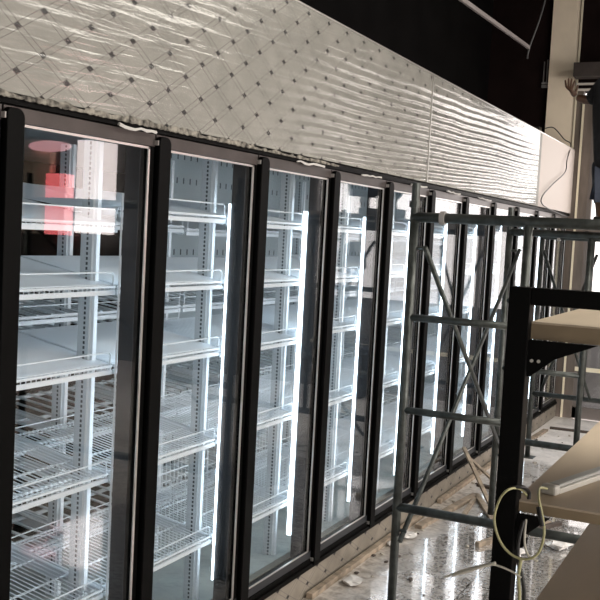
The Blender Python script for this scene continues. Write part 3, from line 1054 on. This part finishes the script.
def strip(p, q, wd, th, mt, label, name='timber_strip', lift=0, cat='timber'):
    p, q = Vector(p), Vector(q)
    d = (q - p); L = d.length
    ang = math.atan2(d.y, d.x)
    pit = math.atan2(q.z - p.z, math.hypot(d.x, d.y))
    Mx = Matrix.Translation(p + Vector((0, 0, lift))) @ Matrix.Rotation(ang, 4, 'Z') @ Matrix.Rotation(-pit, 4, 'Y')
    o = MB().box((0, -wd / 2, 0), (L, wd / 2, th), Mx).build(name, mt, bevel=.001)
    prop(o, label, cat)
    return o


strip((.030, 4.30, FL), (.030, 6.05, FL), .035, .03, M['wood'], 'long pale timber strip lying along the foot of the cooler')
strip((.025, 6.40, FL), (.03, 7.9, FL), .03, .03, M['wood'], 'timber strip along the cooler foot, behind the near scaffold bay')
strip((.10, 5.75, FL), (.19, 6.75, FL), .05, .025, M['wood'], 'dusty timber plank on the floor between scaffold leg and cooler')
strip((.21, 6.72, FL), (.46, 6.20, FL), .04, .025, M['wood'], 'timber piece forming an angle with the dusty plank')
strip((.20, 6.73, FL), (.27, 6.15, FL), .028, .02, M['wood'], 'short timber piece inside the angle of planks')
strip((.12, 7.05, FL), (.55, 6.95, FL), .045, .02, M['darkwood'], 'dark timber strip lying toward the middle scaffold frame')
strip((.02, 6.95, .12), (.33, 6.60, FL), .028, .018, M['wood'], 'pale lath leaning on the door sill')
strip((.02, 7.05, .04), (.42, 6.85, FL), .025, .015, M['wood'], 'thin lath crossing the leaning pale lath')
strip((.52, 5.62, FL), (.80, 6.35, FL), .03, .03, M['wood'], 'timber batten on the shiny floor left of the black post')
strip((.56, 5.78, FL), (.86, 6.40, FL), .03, .025, M['darkwood'], 'darker batten beside the timber batten left of the black post')
strip((.10, 9.75, FL), (.75, 9.80, FL), .05, .02, M['darkwood'], 'dark strip on the pale floor near the shop front')
strip((.60, 8.0, FL), (.95, 8.05, FL), .06, .02, M['darkwood'], 'dark offcut on the floor beyond the black post')
strip((.05, 8.5, FL), (.09, 9.6, FL), .05, .02, M['wood'], 'timber strip along the cooler foot near the far end')


def scrap(c, s, label, seed, flat=.35):
    rnd = random.Random(seed)
    mb = MB()
    vs = mb.ball((0, 0, 0), 1, (1, 1, 1), 2)
    for v in vs:
        k = rnd.uniform(.55, 1.25)
        v.co = Vector((v.co.x * s * k, v.co.y * s * 1.3 * k, (v.co.z * s * flat * k)))
        v.co += Vector(c)
    zm = min(v.co.z for v in vs)
    for v in vs: v.co.z += FL - zm
    o = mb.build('film_scrap', M['scrap'])
    prop(o, label, 'film scrap')


for i, (c, s, l) in enumerate([((.13, 4.62, 0), .05, 'crumpled pale scrap at the near end of the long timber strip'), ((.08, 5.35, 0), .035, 'small crumpled scrap beside the long timber strip'), ((.11, 5.55, 0), .045, 'crumpled scrap on the floor left of the near scaffold leg foot'),
                                ((.30, 7.0, 0), .05, 'crumpled scrap by the middle scaffold foot'), ((.60, 7.7, 0), .06, 'crumpled film heap beyond the black post'), ((.75, 5.6, 0), .06, 'crumpled film on the shiny floor under the cord'),
                                ((.95, 5.9, 0), .08, 'larger crumpled film right of the black post')]):
    scrap(c, s, l, i + 3)
for i in range(70):
    rnd = random.Random(100 + i)
    yy = rnd.uniform(4.4, 9.6)
    xx = .05 + abs(rnd.gauss(0, .18)) if rnd.random() < .75 else rnd.uniform(.3, 1.3)
    s = rnd.uniform(.006, .02)
    mb = MB()
    vs = mb.ball((0, 0, 0), 1, (1, 1, 1), 1)
    for v in vs:
        k = rnd.uniform(.6, 1.2)
        v.co = Vector((xx + v.co.x * s * k, yy + v.co.y * s * k * 1.2, FL + s * .45 + v.co.z * s * .45 * k))
    o = mb.build('plaster_crumb', M['plaster'] if rnd.random() < .6 else M['darkwood'])
    zone = ['in front of the nearest floor timber', 'level with the fifth and sixth glass doors', 'around the angled timbers', 'behind the middle scaffold frame', 'on the pale floor toward the shop front'][min(4, int((yy - 4.4) / 1.04))]
    mid = 'close to the cooler foot' if xx < .22 else 'out on the floor'
    col = 'pale plaster crumb' if o.data.materials[0] == M['plaster'] else 'dark wood crumb'
    prop(o, '%s %s, %s' % (col, zone, mid), 'rubble', '%ss %s, %s' % (col, zone, mid))

# ------------------------------------------------------------------ things mirrored in the doors; red, pink and pale ones given added glow
bk = MB().box((6.98, 10.42, 1.46), (8.1, 10.54, 2.75)).build('beige_wall_board', M['beige'])
prop(bk, 'broad beige board on the far wall right of the red display panel', 'board')
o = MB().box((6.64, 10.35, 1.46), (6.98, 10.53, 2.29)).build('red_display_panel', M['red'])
prop(o, 'tall red panel with added glow on the far wall, mirrored in the leftmost door', 'panel')
sg = MB()
sg.prism([(6.95 + .36 * math.cos(t * PI / 16), 2.66 + .075 * math.sin(t * PI / 16)) for t in range(32)], 1, 10.35, 10.40)
sg = sg.build('oval_sign', M['pink'])
prop(sg, 'flat pink oval sign above the red display panel', 'sign')
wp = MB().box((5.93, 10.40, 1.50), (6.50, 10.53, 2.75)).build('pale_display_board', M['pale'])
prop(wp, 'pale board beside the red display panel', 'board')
for i, z in enumerate((2.50, 2.40)):
    o = MB().tube([(7.2, 10.46, z), (7.7, 10.46, z)], .018, 8).build('tube_lamp', M['tube'])
    prop(o, ['upper of two white tube lamps on the far wall', 'lower of two white tube lamps on the far wall'][i], 'lamp', 'tube lamps on the far wall')
fan = empty('pedestal_machine', (2.30, 10.1, FL))
part(MB().tube([(2.30, 10.1, FL), (2.30, 10.1, 1.3)], .025, 10), 'stand', M['cableb'], fan)
part(MB().prism([(2.12, 1.28), (2.42, 1.30), (2.40, 1.50), (2.30, 1.58), (2.22, 1.60), (2.20, 1.48), (2.12, 1.42)], 1, 10.0, 10.2), 'machine_head', M['cableb'], fan, bevel=.02)
part(MB().box((2.02, 9.95, FL), (2.58, 10.25, .42)), 'machine_base', M['cableb'], fan, bevel=.02)
prop(fan, 'black machine on a stand in front of the shop front, mirrored in the doors', 'machine')

for o in list(bpy.data.objects):
    if '_org' in o: del o['_org']
